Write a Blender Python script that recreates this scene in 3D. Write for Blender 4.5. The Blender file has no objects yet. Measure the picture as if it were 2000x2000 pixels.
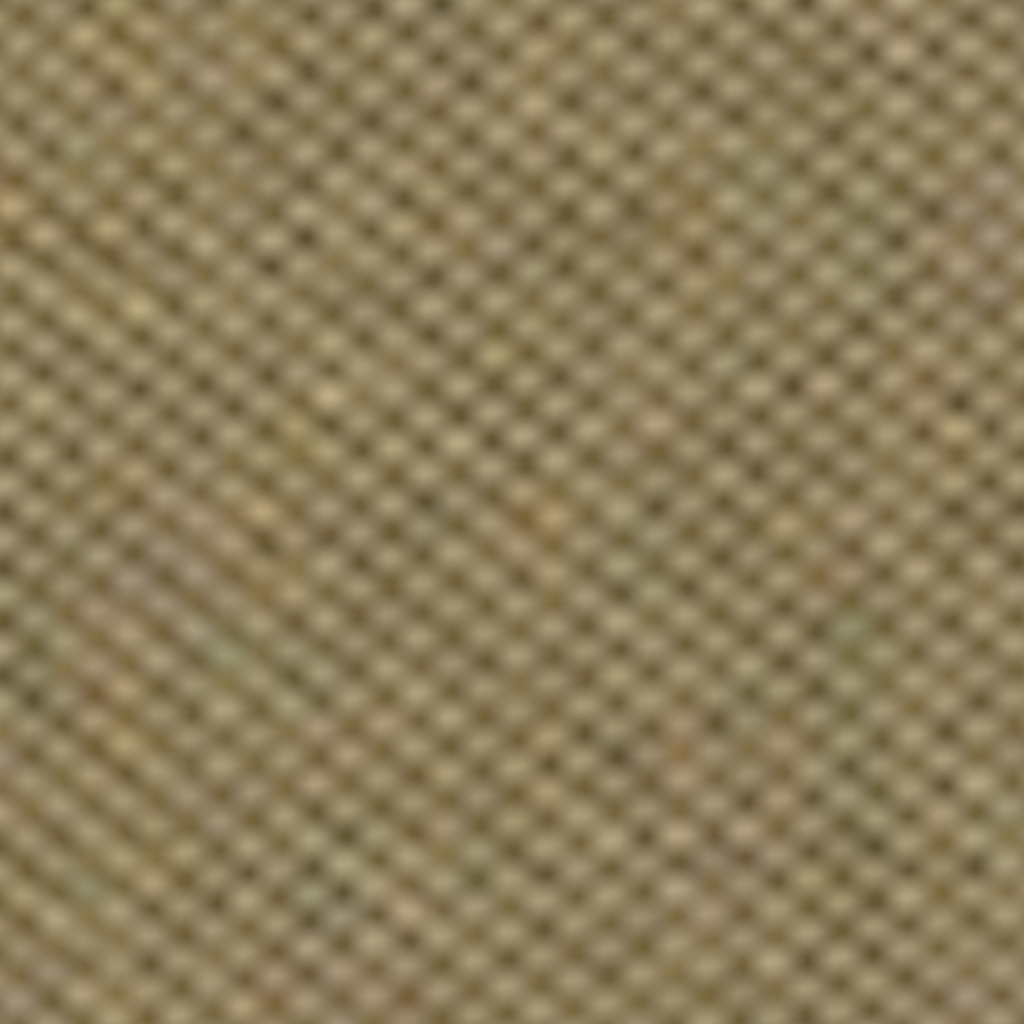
import bpy, math, random
import numpy as np

random.seed(7)
rng = np.random.default_rng(11)
sc = bpy.context.scene
C = sc.collection

# ------------------------------------------------------------------ scale
PX = 0.000032                 # one photograph pixel (of 2000) on the cloth, in metres: 64 mm across
FRAME = 2000 * PX


def world_xy(x, y):
    """photograph pixel -> place on the cloth (the camera looks straight down on it)"""
    return (x - 1000.0) * PX, (1000.0 - y) * PX


# ------------------------------------------------------------------ camera
cam = bpy.data.cameras.new('camera')
cam.lens = 100.0
cam.sensor_width = 36.0
DIST = FRAME * cam.lens / cam.sensor_width
cam.clip_start = 0.01
cam.clip_end = 20.0
cam.dof.use_dof = True         # the photograph is soft all over: the lens is focused short of the cloth
cam.dof.focus_distance = DIST * 0.80
cam.dof.aperture_fstop = 14.6
cam_o = bpy.data.objects.new('camera', cam)
cam_o.location = (0, 0, DIST)
C.objects.link(cam_o)
sc.camera = cam_o

# ------------------------------------------------------------------ light
world = bpy.data.worlds.new('World')
sc.world = world
world.use_nodes = True
bg = world.node_tree.nodes['Background']
bg.inputs[0].default_value = (1.0, 0.985, 0.96, 1)
bg.inputs[1].default_value = 0.455

la = bpy.data.lights.new('soft_area_light', 'AREA')  # added softbox-like lamp lighting the cloth evenly; no window is known here
la.shape = 'RECTANGLE'
la.size, la.size_y = 0.9, 0.7
la.energy = 10.7
la.color = (1.0, 0.975, 0.93)
lo = bpy.data.objects.new('soft_area_light', la)
lo.location = (-0.35, 0.30, 0.95)
lo.rotation_euler = (math.radians(-17.5), math.radians(-20.0), 0)
C.objects.link(lo)

sc.view_settings.view_transform = 'Standard'
sc.view_settings.look = 'None'
sc.view_settings.exposure = 0.0
sc.view_settings.gamma = 1.0
sc.view_settings.use_curve_mapping = False

# ------------------------------------------------------------------ what the photograph shows of the weave
# dark crossings (the brown yarn on top), read off the four quarters enlarged 1.932 times: x, y, depth of tone 1..5
Q1 = [(95,72,3),(210,150,2),(330,30,4),(90,280,2),(320,240,3),(90,475,3),(205,370,2),(440,130,3),(440,330,4),(560,240,2),(300,440,2),(195,565,3),(425,530,1),(300,660,1),(550,430,2),(690,100,1),(820,15,3),(940,85,1),(680,315,2),(820,205,2),(660,515,1),(550,650,3),(40,690,3),(185,770,3),(430,760,2),(660,735,4),(290,875,3),(40,890,3),(550,860,4),(430,970,3),(185,1005,3),(660,945,3),(1170,70,4),(1055,175,3),(1295,160,3),(1410,30,4),(1540,125,4),(1665,20,5),(1790,115,3),(1900,20,2),(1165,275,4),(1410,250,3),(1660,225,4),(1895,205,3),(920,300,1),(1285,365,3),(1535,340,3),(1775,315,5),(1040,390,4),(810,410,2),(920,500,4),(1160,480,2),(1395,465,4),(1645,430,3),(1890,415,2),(1045,600,2),(790,620,1),(1285,570,4),(1525,550,3),(1775,520,3),(900,720,1),(1160,695,4),(1405,665,2),(1640,630,3),(1885,610,3),(1035,805,3),(785,840,1),(1285,790,1),(1530,760,4),(1770,720,3),(905,920,2),(1155,900,5),(1405,865,4),(1635,845,3),(1890,830,3),(1030,1010,5),(785,1035,2),(1265,990,1),(1515,965,3),(1760,930,2),(530,1060,1),(660,1150,3),(890,1120,1),(1130,1105,2),(1380,1070,2),(1640,1055,4),(1900,1045,4),(50,1120,3),(290,1090,1),(420,1185,2),(180,1210,3),(545,1265,3),(785,1245,2),(1020,1215,3),(1265,1190,3),(1500,1160,3),(1755,1150,3),(290,1305,4),(45,1325,3),(660,1365,3),(890,1325,3),(1130,1310,2),(1370,1290,3),(1625,1265,4),(1880,1245,3),(175,1410,4),(415,1390,3),(535,1465,4),(770,1450,4),(1020,1420,4),(1265,1400,3),(1500,1370,1),(1750,1360,3),(280,1500,3),(40,1530,3),(650,1560,3),(890,1540,4),(1120,1500,2),(1355,1495,1),(1610,1460,3),(1870,1455,4),(160,1605,3),(410,1595,3),(1005,1620,3),(1255,1605,4),(1500,1590,3),(1740,1570,4),(270,1705,4),(20,1735,4),(525,1690,3),(765,1660,4),(885,1740,2),(1125,1715,2),(1365,1690,4),(1610,1680,4),(1860,1655,4),(150,1825,3),(395,1790,2),(635,1765,3),(1005,1840,3),(1245,1815,2),(1490,1800,3),(1730,1790,2),(20,1930,4),(260,1910,2),(510,1885,3),(755,1860,2),(1110,1910,2),(1355,1910,3),(1605,1900,5),(1860,1870,3)]
Q2 = [(105,75,4),(365,72,3),(610,50,1),(860,20,4),(1110,10,5),(1355,10,2),(1605,20,2),(1730,75,4),(1850,165,3),(220,190,2),(475,170,4),(720,140,3),(975,125,3),(1235,105,3),(1480,95,2),(100,290,1),(350,270,2),(610,250,2),(855,235,3),(1095,210,2),(1355,215,4),(1600,185,4),(220,385,4),(465,380,3),(720,350,4),(960,325,2),(1220,310,4),(1460,300,4),(1715,275,3),(95,490,3),(345,485,2),(590,465,2),(840,440,4),(1095,425,2),(1335,410,2),(1600,385,3),(1840,375,3),(215,600,4),(460,575,4),(705,560,1),(950,540,1),(1215,520,4),(1465,505,2),(1720,485,2),(95,710,3),(335,690,3),(595,675,2),(845,655,2),(1095,635,3),(1335,615,3),(1590,590,3),(1840,585,3),(205,805,4),(465,780,4),(690,755,2),(945,745,2),(1205,735,4),(1455,715,3),(1715,690,1),(1925,680,1),(75,920,4),(325,905,2),(575,880,1),(825,855,3),(1080,845,2),(1325,815,2),(1590,810,4),(1825,795,2),(200,1015,4),(455,985,2),(695,965,4),(945,940,3),(1200,935,3),(1455,915,4),(1710,900,1),(1920,880,2),(75,1130,2),(325,1105,3),(575,1075,3),(825,1055,1),(1080,1040,3),(1325,1020,2),(1580,1015,3),(1825,1005,2),(190,1220,2),(440,1185,3),(690,1175,2),(955,1155,3),(1195,1135,2),(1455,1115,4),(1685,1120,2),(1920,1090,2),(70,1325,3),(310,1315,3),(555,1295,3),(815,1265,3),(1070,1250,2),(1310,1230,4),(1570,1220,3),(1820,1210,3),(170,1415,4),(420,1410,1),(680,1385,3),(930,1360,4),(1190,1350,4),(1445,1330,2),(1690,1320,2),(1920,1300,3),(55,1540,3),(300,1520,3),(560,1490,2),(800,1475,2),(1065,1465,5),(1310,1440,4),(1570,1425,2),(1825,1410,3),(165,1630,4),(420,1610,2),(680,1595,3),(930,1570,4),(1180,1560,3),(1430,1545,2),(1690,1520,5),(1920,1510,2),(50,1750,4),(295,1735,3),(560,1710,3),(815,1685,4),(1045,1665,3),(1300,1650,3),(1560,1625,4),(1805,1615,4),(165,1845,2),(420,1830,2),(685,1805,2),(925,1780,4),(1165,1765,3),(1400,1745,1),(1685,1735,3),(1910,1710,3),(290,1930,2),(555,1915,4),(805,1895,4),(1040,1875,3),(1285,1855,3),(1555,1820,2),(1795,1815,4),(1660,1915,4),(1920,1910,4)]
Q3 = [(20,10,4),(130,90,3),(380,65,3),(635,40,2),(890,20,1),(1000,115,4),(1255,95,3),(1475,65,3),(1730,55,3),(10,215,4),(265,180,2),(500,165,3),(755,130,1),(870,215,2),(1120,210,1),(1360,180,4),(1600,180,4),(1840,150,2),(140,295,3),(385,265,3),(630,235,3),(740,340,2),(1015,310,1),(1250,300,2),(1475,285,3),(1715,260,3),(20,410,4),(265,385,2),(500,360,1),(620,455,3),(860,435,1),(1110,420,3),(1350,390,3),(1590,375,3),(1835,355,3),(130,515,3),(380,480,2),(750,555,2),(1000,535,1),(1225,510,2),(1460,490,3),(1705,465,3),(20,620,4),(230,600,1),(480,560,2),(595,660,3),(850,640,1),(1110,620,4),(1350,595,3),(1590,575,2),(1840,570,4),(130,715,4),(370,680,3),(740,760,3),(985,735,2),(1215,720,3),(1465,695,3),(1705,665,3),(245,790,3),(480,770,2),(10,825,1),(610,870,2),(850,855,2),(1095,820,1),(1335,810,2),(1570,785,3),(1835,770,3),(120,915,3),(355,885,3),(720,965,2),(970,950,2),(1205,925,3),(1440,910,2),(1690,870,3),(235,1010,2),(475,970,3),(15,1015,1),(840,1065,3),(590,1080,2),(1085,1045,2),(1310,1030,2),(1575,985,3),(1820,980,3),(120,1120,2),(350,1100,2),(720,1175,2),(965,1165,3),(1195,1130,4),(1440,1105,3),(1700,1095,2),(235,1225,3),(485,1190,2),(830,1270,3),(580,1300,1),(1060,1250,2),(1305,1225,4),(1555,1200,3),(1810,1175,3),(110,1345,3),(345,1320,1),(695,1395,3),(930,1365,4),(1180,1335,4),(1425,1310,3),(1680,1290,1),(220,1430,2),(480,1415,2),(820,1465,4),(575,1505,4),(1050,1460,3),(1300,1435,4),(1545,1400,2),(1800,1395,3),(105,1555,3),(340,1520,1),(690,1595,3),(440,1590,1),(935,1560,2),(1175,1545,4),(1420,1515,3),(1670,1510,2),(1920,1480,2),(215,1650,1),(570,1705,4),(315,1720,2),(815,1665,1),(1050,1650,3),(1290,1630,3),(1545,1610,4),(1805,1590,2),(70,1750,2),(690,1800,3),(445,1810,1),(920,1765,3),(1160,1740,4),(1410,1720,2),(1660,1705,3),(1910,1685,4),(205,1830,3),(570,1920,3),(300,1920,2),(800,1880,2),(1030,1860,2),(1290,1830,2),(1550,1815,3),(1800,1795,2),(1410,1920,2),(1660,1910,3),(1910,1890,3)]
Q4 = [(40,30,3),(290,15,3),(550,10,3),(150,140,2),(415,105,3),(665,70,3),(905,60,3),(1150,45,2),(1410,25,2),(1660,10,3),(40,235,3),(290,220,2),(560,200,2),(785,175,4),(1040,155,3),(1285,130,3),(1535,115,2),(1790,80,3),(145,335,2),(410,315,4),(665,285,4),(895,265,3),(1150,240,2),(1405,230,3),(1655,215,3),(1905,190,4),(40,445,2),(285,435,3),(540,400,2),(775,375,3),(1030,360,4),(1275,335,3),(1525,330,2),(1770,300,1),(150,535,3),(410,515,4),(655,495,3),(895,465,3),(1135,440,4),(1400,430,3),(1655,415,4),(1905,385,3),(285,630,3),(530,605,3),(785,590,2),(1030,560,4),(1285,545,2),(1530,530,3),(1770,520,3),(20,660,1),(150,745,2),(395,715,3),(650,695,2),(890,690,3),(1155,665,4),(1410,640,2),(1640,620,2),(1905,600,2),(275,835,4),(525,820,3),(770,800,4),(1030,770,2),(1275,755,3),(1510,735,2),(1755,715,3),(30,860,3),(145,955,4),(395,920,5),(640,905,1),(890,890,1),(1145,880,2),(1395,850,3),(1635,835,4),(1910,800,2),(265,1040,3),(515,1015,3),(770,1005,2),(1030,970,2),(1275,965,4),(1515,945,2),(1750,920,2),(20,1065,3),(140,1160,3),(395,1130,3),(640,1110,2),(885,1100,4),(1135,1080,4),(1385,1060,3),(1625,1040,4),(1890,1010,2),(255,1245,3),(510,1225,4),(765,1190,3),(1010,1180,2),(1250,1165,3),(1500,1150,4),(1750,1130,3),(15,1270,3),(125,1370,4),(365,1345,3),(625,1330,4),(880,1305,4),(1125,1285,4),(1370,1260,5),(1615,1235,2),(1870,1225,1),(245,1455,3),(495,1425,3),(755,1410,2),(1010,1395,4),(1240,1375,3),(1485,1360,4),(1745,1340,4),(15,1475,3),(125,1575,4),(365,1540,2),(625,1535,2),(875,1505,3),(1125,1490,3),(1375,1455,4),(1615,1440,2),(1865,1430,1),(245,1660,2),(500,1630,3),(755,1610,2),(995,1585,2),(1240,1575,3),(1500,1555,4),(1750,1535,3),(15,1680,4),(115,1785,2),(355,1760,3),(605,1730,1),(875,1710,3),(1110,1690,4),(1355,1665,4),(1605,1630,2),(1860,1620,2),(240,1865,2),(490,1845,2),(745,1830,2),(990,1800,1),(1240,1775,3),(1485,1755,3),(1735,1725,1),(865,1910,3),(1115,1910,4),(1345,1865,3),(1600,1840,3),(1840,1810,3),(1700,1920,1)]
# pale crossings that stand out bright: x, y, how much
L1 = [(325,140,1),(465,20,1),(430,230,1),(1045,65,1),(1545,20,1),(1415,150,1),(1665,120,1),(1900,95,1),(1170,165,1),(180,880,2),(410,860,2),(1520,860,2),(40,1015,1),(40,1225,2),(290,1195,1),(20,1420,1),(165,1510,2),(1250,1300,2),(1250,1505,3),(1490,1690,2),(1730,1680,3),(1740,1560,1),(1740,1460,1),(1870,1545,1),(780,930,1),(1030,910,1),(1155,800,1),(540,1170,1),(1000,1720,1),(900,1435,1),(20,1830,1)]
L2 = [(740,40,2),(980,20,1),(1230,20,2),(1475,20,2),(1365,110,1),(1465,200,2),(715,465,1),(330,590,1),(585,570,1),(320,795,2),(835,545,1),(930,1480,3),(50,1655,2),(300,1640,2),(1690,1625,2),(1065,1360,1),(1180,1460,1),(1570,1320,1),(1710,185,1),(960,430,-1),(820,960,-1),(440,890,-1),(960,640,-2),(570,780,-1),(1700,800,-2)]
L3 = [(10,110,2),(10,510,1),(1175,1430,1),(1165,1640,1),(1800,1280,1),(1205,1240,1),(1290,1330,1),(1550,1310,1),(500,260,-1),(260,280,-1),(700,640,-1),(850,330,-1),(980,640,-1),(360,1210,-1),(350,1420,-2),(440,1700,-1)]
L4 = [(130,1265,2),(375,1240,2),(640,1215,2),(130,1055,1),(630,1420,2),(885,1200,1),(1745,1235,2),(985,1700,2),(1755,820,1),(1755,1020,1),(1230,1680,1),(1500,850,1),(1910,500,1),(650,400,1),(765,490,1),(60,760,-1),(150,630,-1),(890,790,-2),(1280,430,-2),(1280,640,-1),(770,1300,-1),(860,1800,-2),(600,1830,-1)]


def gather(parts):
    out = []
    for q, (ox, oy) in zip(parts, ((0, 0), (1000, 0), (0, 1000), (1000, 1000))):
        for x, y, s in q:
            p = (ox + x / 1.932, oy + y / 1.932, s)
            if all((p[0] - o[0]) ** 2 + (p[1] - o[1]) ** 2 > 38 ** 2 for o in out):
                out.append(p)
    return out


DARK = gather((Q1, Q2, Q3, Q4))
LIGHT = gather((L1, L2, L3, L4))

# number the yarns: grow outwards from a crossing near the middle (i = warp yarn, j = weft yarn; i + j odd = warp on top)
E1, E2 = np.array([63.0, -4.6]), np.array([-1.9, 53.0])
P = np.array([d[:2] for d in DARK])
start = int(np.argmin(((P - 1000) ** 2).sum(1)))
IJ = {start: (1, 0)}
todo = [start]
while todo:
    k = todo.pop(0)
    i, j = IJ[k]
    for di, dj in ((1, 1), (1, -1), (-1, 1), (-1, -1), (2, 0), (-2, 0), (0, 2), (0, -2)):
        d = P - (P[k] + di * E1 + dj * E2)
        n = int(np.argmin((d ** 2).sum(1)))
        if n not in IJ and (d[n] ** 2).sum() < 24 ** 2 and (i + di, j + dj) not in IJ.values():
            IJ[n] = (i + di, j + dj)
            todo.append(n)
keys = sorted(IJ)
OI = np.array([IJ[k] for k in keys], float)
OP = P[keys]
OS = np.array([DARK[k][2] for k in keys], float)


def poly(ij, deg=2):
    i, j = ij[:, 0] / 20.0, ij[:, 1] / 20.0
    return np.stack([i ** a * j ** b for a in range(deg + 1) for b in range(deg + 1 - a)], 1)


coef, *_ = np.linalg.lstsq(poly(OI), OP, rcond=None)
RES = OP - poly(OI) @ coef


def kern(ij, pts, sig):
    d = ((ij[:, None, :] - pts[None]) ** 2).sum(2)
    return np.exp(-d / (2 * sig * sig))


def lay(ij):
    """yarn numbers (may be fractions) -> photograph pixel"""
    w = kern(ij, OI, 1.15)
    return poly(ij) @ coef + (w @ RES) / (w.sum(1, keepdims=True) + 0.35)


# pale crossings numbered the same way
allc = np.array([(i, j) for i in range(-18, 20) for j in range(-21, 23) if (i + j) % 2 == 0], float)
allp = lay(allc)
LI = np.array([allc[int(np.argmin(((allp - np.array(l[:2])) ** 2).sum(1)))] for l in LIGHT])
LS = np.array([l[2] for l in LIGHT], float)

# places where the floats lean over so that they line up along one diagonal: x, y, radius, amount
LEAN = [(155,575,110,1.0),(300,520,70,.6),(570,830,75,.7),(445,1110,120,.9),(380,1250,100,.8),(520,1330,90,.7),(180,1590,140,1.0),(120,1800,120,.9),(300,1480,90,.8),(1000,1070,90,.7),(920,1140,70,.5),
        (785,705,85,.8),(240,90,60,.7),(430,130,90,.6),(560,110,70,.5),(810,1650,60,.7),(800,1760,60,.7),(420,620,80,.4),(840,430,60,.5),(1380,190,70,.4),(200,1250,90,.5),(640,880,60,.4),(480,1000,60,.6),
        (1560,1180,160,-.15),(1500,650,150,-.2),(1170,330,150,-.2),(1280,1800,120,-.2)]
# heathered colour in the spun yarn: kind, then places with radius
TINT = {
    'green': ((0.86,1.04,0.98), [(160,300,42),(1450,330,42),(1490,390,40),(1688,425,38),(1688,528,38),(1445,725,34),(5,1110,34),(65,1250,36),(10,1320,34),(65,1370,36),(440,1255,42),(590,1321,38),(606,1365,30),(673,1631,38),(673,1745,40),(620,1780,30),(176,1735,42),(1248,1052,34),(1248,1130,34),(1662,1225,42),(1668,1331,40),(1660,1395,36),(1662,1500,36),(1662,1559,36),(1719,1600,36),(1460,1357,38),(1940,1620,50),(932,1719,36),(130,1100,40),(120,1530,36),(60,1290,70),(430,1270,60),(660,1700,60),(1665,1330,50)]),
    'pink': ((1.09,0.965,1.04), [(849,205,36),(1047,255,40),(1290,818,42),(1250,850,30),(1813,787,40),(67,1111,32),(192,1197,34),(150,1248,36),(194,1305,40),(181,1398,40),(5,1065,34),(0,1260,34),(626,1430,32),(750,1424,32),(683,1481,32),(621,1533,32),(678,1575,32),(750,1740,36),(802,1782,36),(735,1947,42),(797,1989,36),(533,1911,36),(1020,1067,40),(1647,1119,38),(1660,1010,34),(1336,1404,36),(1336,1518,38),(1533,1450,36),(1523,1554,38),(0,1390,40),(0,1560,50),(1523,1660,34),(160,1140,34)]),
    'red': ((1.13,0.92,0.90), [(192,1357,36),(1813,738,34),(802,1942,36),(528,1957,38),(1020,1010,36),(1331,1460,36),(1538,1523,34),(1833,1637,34),(1547,760,30),(1610,1135,28),(5,1225,30),(15,360,34)]),
    'orange': ((1.10,0.985,0.80), [(228,75,42),(290,120,40),(15,410,40),(15,470,40),(222,395,44),(222,500,44),(849,326,38),(849,440,42),(538,93,40),(222,958,38),(1052,140,42),(1357,388,42),(1310,450,40),(1360,500,38),(1350,600,38),(1865,900,36),(1040,994,40),(233,1445,40),(225,1500,40),(507,1041,44),(523,1114,44),(505,1155,34),(1062,1440,42),(1067,1549,40),(828,1621,38),(1080,1010,36),(1085,1100,38),(230,170,40),(235,930,36),(1810,840,34),(1060,40,34),(1620,380,34),(1830,1740,36),(520,1000,40),(820,1520,34),(1530,1020,30),(240,1940,40)]),
    'yellow': ((1.03,1.01,0.76), [(285,1248,36),(264,1357,36),(10,1750,46),(10,1860,44),(580,880,40),(580,820,36),(220,610,44),(300,340,36),(1105,410,36),(1110,520,36),(1640,160,36),(1820,300,36),(240,10,36),(345,380,34),(1000,1600,30),(1630,1700,30),(1385,1950,36),(1540,1080,36),(290,1660,60),(1000,700,34)]),
    'purple': ((1.03,0.955,1.20), [(409,155,38),(978,481,42),(1699,50,50),(1760,50,36),(1932,393,44),(1942,460,40),(1942,518,42),(1940,570,36),(383,1021,46),(326,1233,46),(330,1170,40),(330,1110,40),(383,1559,44),(652,1828,42),(668,1945,42),(52,1957,50),(60,1870,44),(1409,1647,42),(1409,1735,44),(1890,1947,50),(380,1110,80),(300,1200,70),(640,1860,90),(1400,1700,80),(1900,450,90),(1875,1990,44),(1395,1790,34),(610,1045,36),(650,1010,40),(1680,1060,36),(0,1500,36),(1900,440,40)]),
}

# ------------------------------------------------------------------ materials


def nodes_of(name):
    m = bpy.data.materials.new(name)
    m.use_nodes = True
    return m, m.node_tree.nodes, m.node_tree.links, m.node_tree.nodes['Principled BSDF']


def yarn_material(name, base, twist_axis):
    m, n, l, bsdf = nodes_of(name)
    at = n.new('ShaderNodeAttribute'); at.attribute_name = 'heather'
    tc = n.new('ShaderNodeTexCoord')
    mp = n.new('ShaderNodeMapping')                    # fibres: long along the yarn, fine across it
    mp.inputs['Scale'].default_value = (900, 5200, 5200) if twist_axis == 'X' else (5200, 900, 5200)
    mp.inputs['Rotation'].default_value = (0, 0, math.radians(24))
    l.new(tc.outputs['Object'], mp.inputs['Vector'])
    fib = n.new('ShaderNodeTexNoise'); fib.inputs['Scale'].default_value = 1.0; fib.inputs['Detail'].default_value = 3
    l.new(mp.outputs[0], fib.inputs['Vector'])
    rm = n.new('ShaderNodeMapRange'); rm.inputs[1].default_value = .3; rm.inputs[2].default_value = .7
    rm.inputs[3].default_value = .74; rm.inputs[4].default_value = 1.26
    l.new(fib.outputs['Fac'], rm.inputs[0])
    m1 = n.new('ShaderNodeMix'); m1.data_type = 'RGBA'; m1.blend_type = 'MULTIPLY'; m1.inputs[0].default_value = 1
    m1.inputs[6].default_value = (*base, 1)
    l.new(at.outputs['Color'], m1.inputs[7])
    m2 = n.new('ShaderNodeVectorMath'); m2.operation = 'SCALE'
    l.new(m1.outputs[2], m2.inputs[0]); l.new(rm.outputs[0], m2.inputs['Scale'])
    l.new(m2.outputs[0], bsdf.inputs['Base Color'])
    bp = n.new('ShaderNodeBump'); bp.inputs['Strength'].default_value = .5; bp.inputs['Distance'].default_value = .00012
    l.new(fib.outputs['Fac'], bp.inputs['Height']); l.new(bp.outputs[0], bsdf.inputs['Normal'])
    bsdf.inputs['Roughness'].default_value = .88
    bsdf.inputs['Specular IOR Level'].default_value = .2
    return m


WEFT_M = yarn_material('pale_straw_yarn', (0.338, 0.283, 0.165), 'X')
WARP_M = yarn_material('brown_olive_yarn', (0.147, 0.106, 0.033), 'Y')

tm, tn, tl, tb = nodes_of('table_wood')
tcx = tn.new('ShaderNodeTexCoord'); tmp = tn.new('ShaderNodeMapping'); tmp.inputs['Scale'].default_value = (6, 90, 6)
tno = tn.new('ShaderNodeTexNoise'); tno.inputs['Scale'].default_value = 3; tno.inputs['Detail'].default_value = 6
trp = tn.new('ShaderNodeValToRGB')
trp.color_ramp.elements[0].color = (.10, .065, .03, 1); trp.color_ramp.elements[1].color = (.20, .135, .07, 1)
tl.new(tcx.outputs['Object'], tmp.inputs[0]); tl.new(tmp.outputs[0], tno.inputs['Vector'])
tl.new(tno.outputs['Fac'], trp.inputs[0]); tl.new(trp.outputs[0], tb.inputs['Base Color'])
tb.inputs['Roughness'].default_value = .6

# ------------------------------------------------------------------ the table under the cloth
PITCH_X, PITCH_Y = 63 * PX, 53 * PX
HZ = 0.00036                                    # half thickness of a yarn = rise of each float


def mesh_object(name, verts, faces, mat, parent=None, smooth=True):
    me = bpy.data.meshes.new(name)
    me.from_pydata([tuple(v) for v in verts], [], faces)
    me.materials.append(mat)
    if smooth:
        me.polygons.foreach_set('use_smooth', [True] * len(me.polygons))
    o = bpy.data.objects.new(name, me)
    C.objects.link(o)
    o.parent = parent
    return o


W, T = 0.11, 0.02
Z0 = -2.02 * HZ
tv = [(sx * W, sy * W, z) for z in (Z0 - T, Z0) for sx, sy in ((-1, -1), (1, -1), (1, 1), (-1, 1))]
tf = [(3, 2, 1, 0), (4, 5, 6, 7)] + [(k, (k + 1) % 4, 4 + (k + 1) % 4, 4 + k) for k in range(4)]
table = mesh_object('table_top', tv, tf, tm, smooth=False)
table['kind'] = 'structure'

# ------------------------------------------------------------------ the cloth
cloth = bpy.data.objects.new('woven_fabric', None)
cloth.empty_display_size = 0.02
cloth.location = (0, 0, Z0)
C.objects.link(cloth)
cloth['label'] = 'coarse plain woven cloth of pale straw and olive brown yarns filling the picture'
cloth['category'] = 'fabric'

MARGIN = 7
I0, I1 = int(OI[:, 0].min()) - MARGIN, int(OI[:, 0].max()) + MARGIN
J0, J1 = int(OI[:, 1].min()) - MARGIN, int(OI[:, 1].max()) + MARGIN
SUB, RAD = 8, 10


def lean_at(p):
    a = np.zeros(len(p))
    for x, y, r, s in LEAN:
        a += s * np.exp(-((p[:, 0] - x) ** 2 + (p[:, 1] - y) ** 2) / (2 * (r * .72) ** 2))
    return np.clip(a, -.4, 1.0) * 0.15


def heather(p, ij, weft):
    col = np.ones((len(p), 3))
    for mul, spots in TINT.values():
        w = np.zeros(len(p))
        for x, y, r in spots:
            w += np.exp(-((p[:, 0] - x) ** 2 + (p[:, 1] - y) ** 2) / (2 * (r * .95) ** 2))
        w = np.clip(w, 0, 1.1)[:, None]
        col *= np.array(mul)[None] ** (w * 0.43)
    if weft:
        t = np.exp((kern(ij, LI, .42) @ (LS * .085)))
    else:
        t = np.exp(-(kern(ij, OI, .42) @ ((OS - 2.75) * .205)))
        # the paler stretches of the brown yarn are also greyer
        return col * np.stack([t, t ** 1.06, np.where(t > 1, t ** 1.7, t)], 1)
    return col * t[:, None]



def build_yarn(k, weft):
    lo_, hi_ = (I0, I1) if weft else (J0, J1)
    n = (hi_ - lo_) * SUB + 1
    s = np.linspace(lo_ - .4, hi_ + .4, n)
    ij = np.stack([s, np.full(n, k)], 1) if weft else np.stack([np.full(n, k), s], 1)
    px = lay(ij)
    lean = lean_at(px)
    ph = math.pi * (s + k + (0 if weft else 1))          # cos = +1 where this yarn floats on top
    nodes = np.arange(lo_ - 2, hi_ + 3)
    side = np.sin(ph) * (lean + .035 * np.interp(s, nodes, rng.normal(size=len(nodes))))
    side = side + .03 * np.interp(s, nodes, rng.normal(size=len(nodes)))       # hand of the loom: no float lies quite true
    if weft:
        px = px + np.stack([0 * side, side * 53], 1)
    else:
        px = px + np.stack([side * 63, 0 * side], 1)
    c = np.cos(ph)
    z = HZ * np.sign(c) * np.abs(c) ** .6
    pts = np.stack([(px[:, 0] - 1000) * PX, (1000 - px[:, 1]) * PX, z - Z0], 1)
    tan = np.gradient(pts, axis=0)
    tan /= np.linalg.norm(tan, axis=1, keepdims=True)
    up = np.array([0, 0, 1.0])
    sidev = np.cross(tan, up); sidev /= np.linalg.norm(sidev, axis=1, keepdims=True)
    nrm = np.cross(sidev, tan)
    half = (PITCH_Y if weft else PITCH_X) * .5
    # the yarn spreads where it floats, pinches between, and is spun unevenly
    slub = 1 + .085 * np.interp(s, np.arange(lo_ - 2, hi_ + 3), rng.normal(size=hi_ - lo_ + 5))
    wid = half * ((.965 if weft else .80) + (.04 if weft else .08) * c) * slub
    thick = HZ * .97 * (.95 + .05 * slub)
    ang = np.linspace(0, 2 * math.pi, RAD, endpoint=False)
    ca, sa = (np.sign(f) * np.abs(f) ** .72 for f in (np.cos(ang), np.sin(ang)))   # yarns pressed flat
    ring = (pts[:, None, :] + sidev[:, None, :] * (ca[None, :] * wid[:, None])[..., None]
            + nrm[:, None, :] * (sa[None, :] * thick[:, None])[..., None])
    verts = ring.reshape(-1, 3)
    faces = []
    for a in range(n - 1):
        for b in range(RAD):
            b2 = (b + 1) % RAD
            faces.append((a * RAD + b, a * RAD + b2, (a + 1) * RAD + b2, (a + 1) * RAD + b))
    faces.append(tuple(reversed(range(RAD)))); faces.append(tuple((n - 1) * RAD + b for b in range(RAD)))
    o = mesh_object('weft_thread' if weft else 'warp_thread', verts, faces, WEFT_M if weft else WARP_M, cloth)
    col = heather(px, ij, weft)
    tone = np.interp(s, np.arange(lo_ - 2, hi_ + 3), rng.normal(size=hi_ - lo_ + 5))
    col *= (1 + (.075 if weft else .05) * tone)[:, None]
    for ch, amt in ((0, .012), (1, .008), (2, .026)):                          # fibres of several dyes in one yarn
        col[:, ch] *= 1 + amt * np.interp(s, nodes, rng.normal(size=len(nodes)))
    rgba = np.ones((n, RAD, 4)); rgba[..., :3] = col[:, None, :]
    at = o.data.attributes.new('heather', 'FLOAT_COLOR', 'POINT')
    at.data.foreach_set('color', rgba.reshape(-1).astype(np.float32))
    return o


for j in range(J0, J1 + 1):
    build_yarn(j, True)
for i in range(I0, I1 + 1):
    build_yarn(i, False)
print('yarns', I1 - I0 + 1, J1 - J0 + 1, 'dark dots', len(DARK), 'numbered', len(keys), 'rms', RES.std(0))
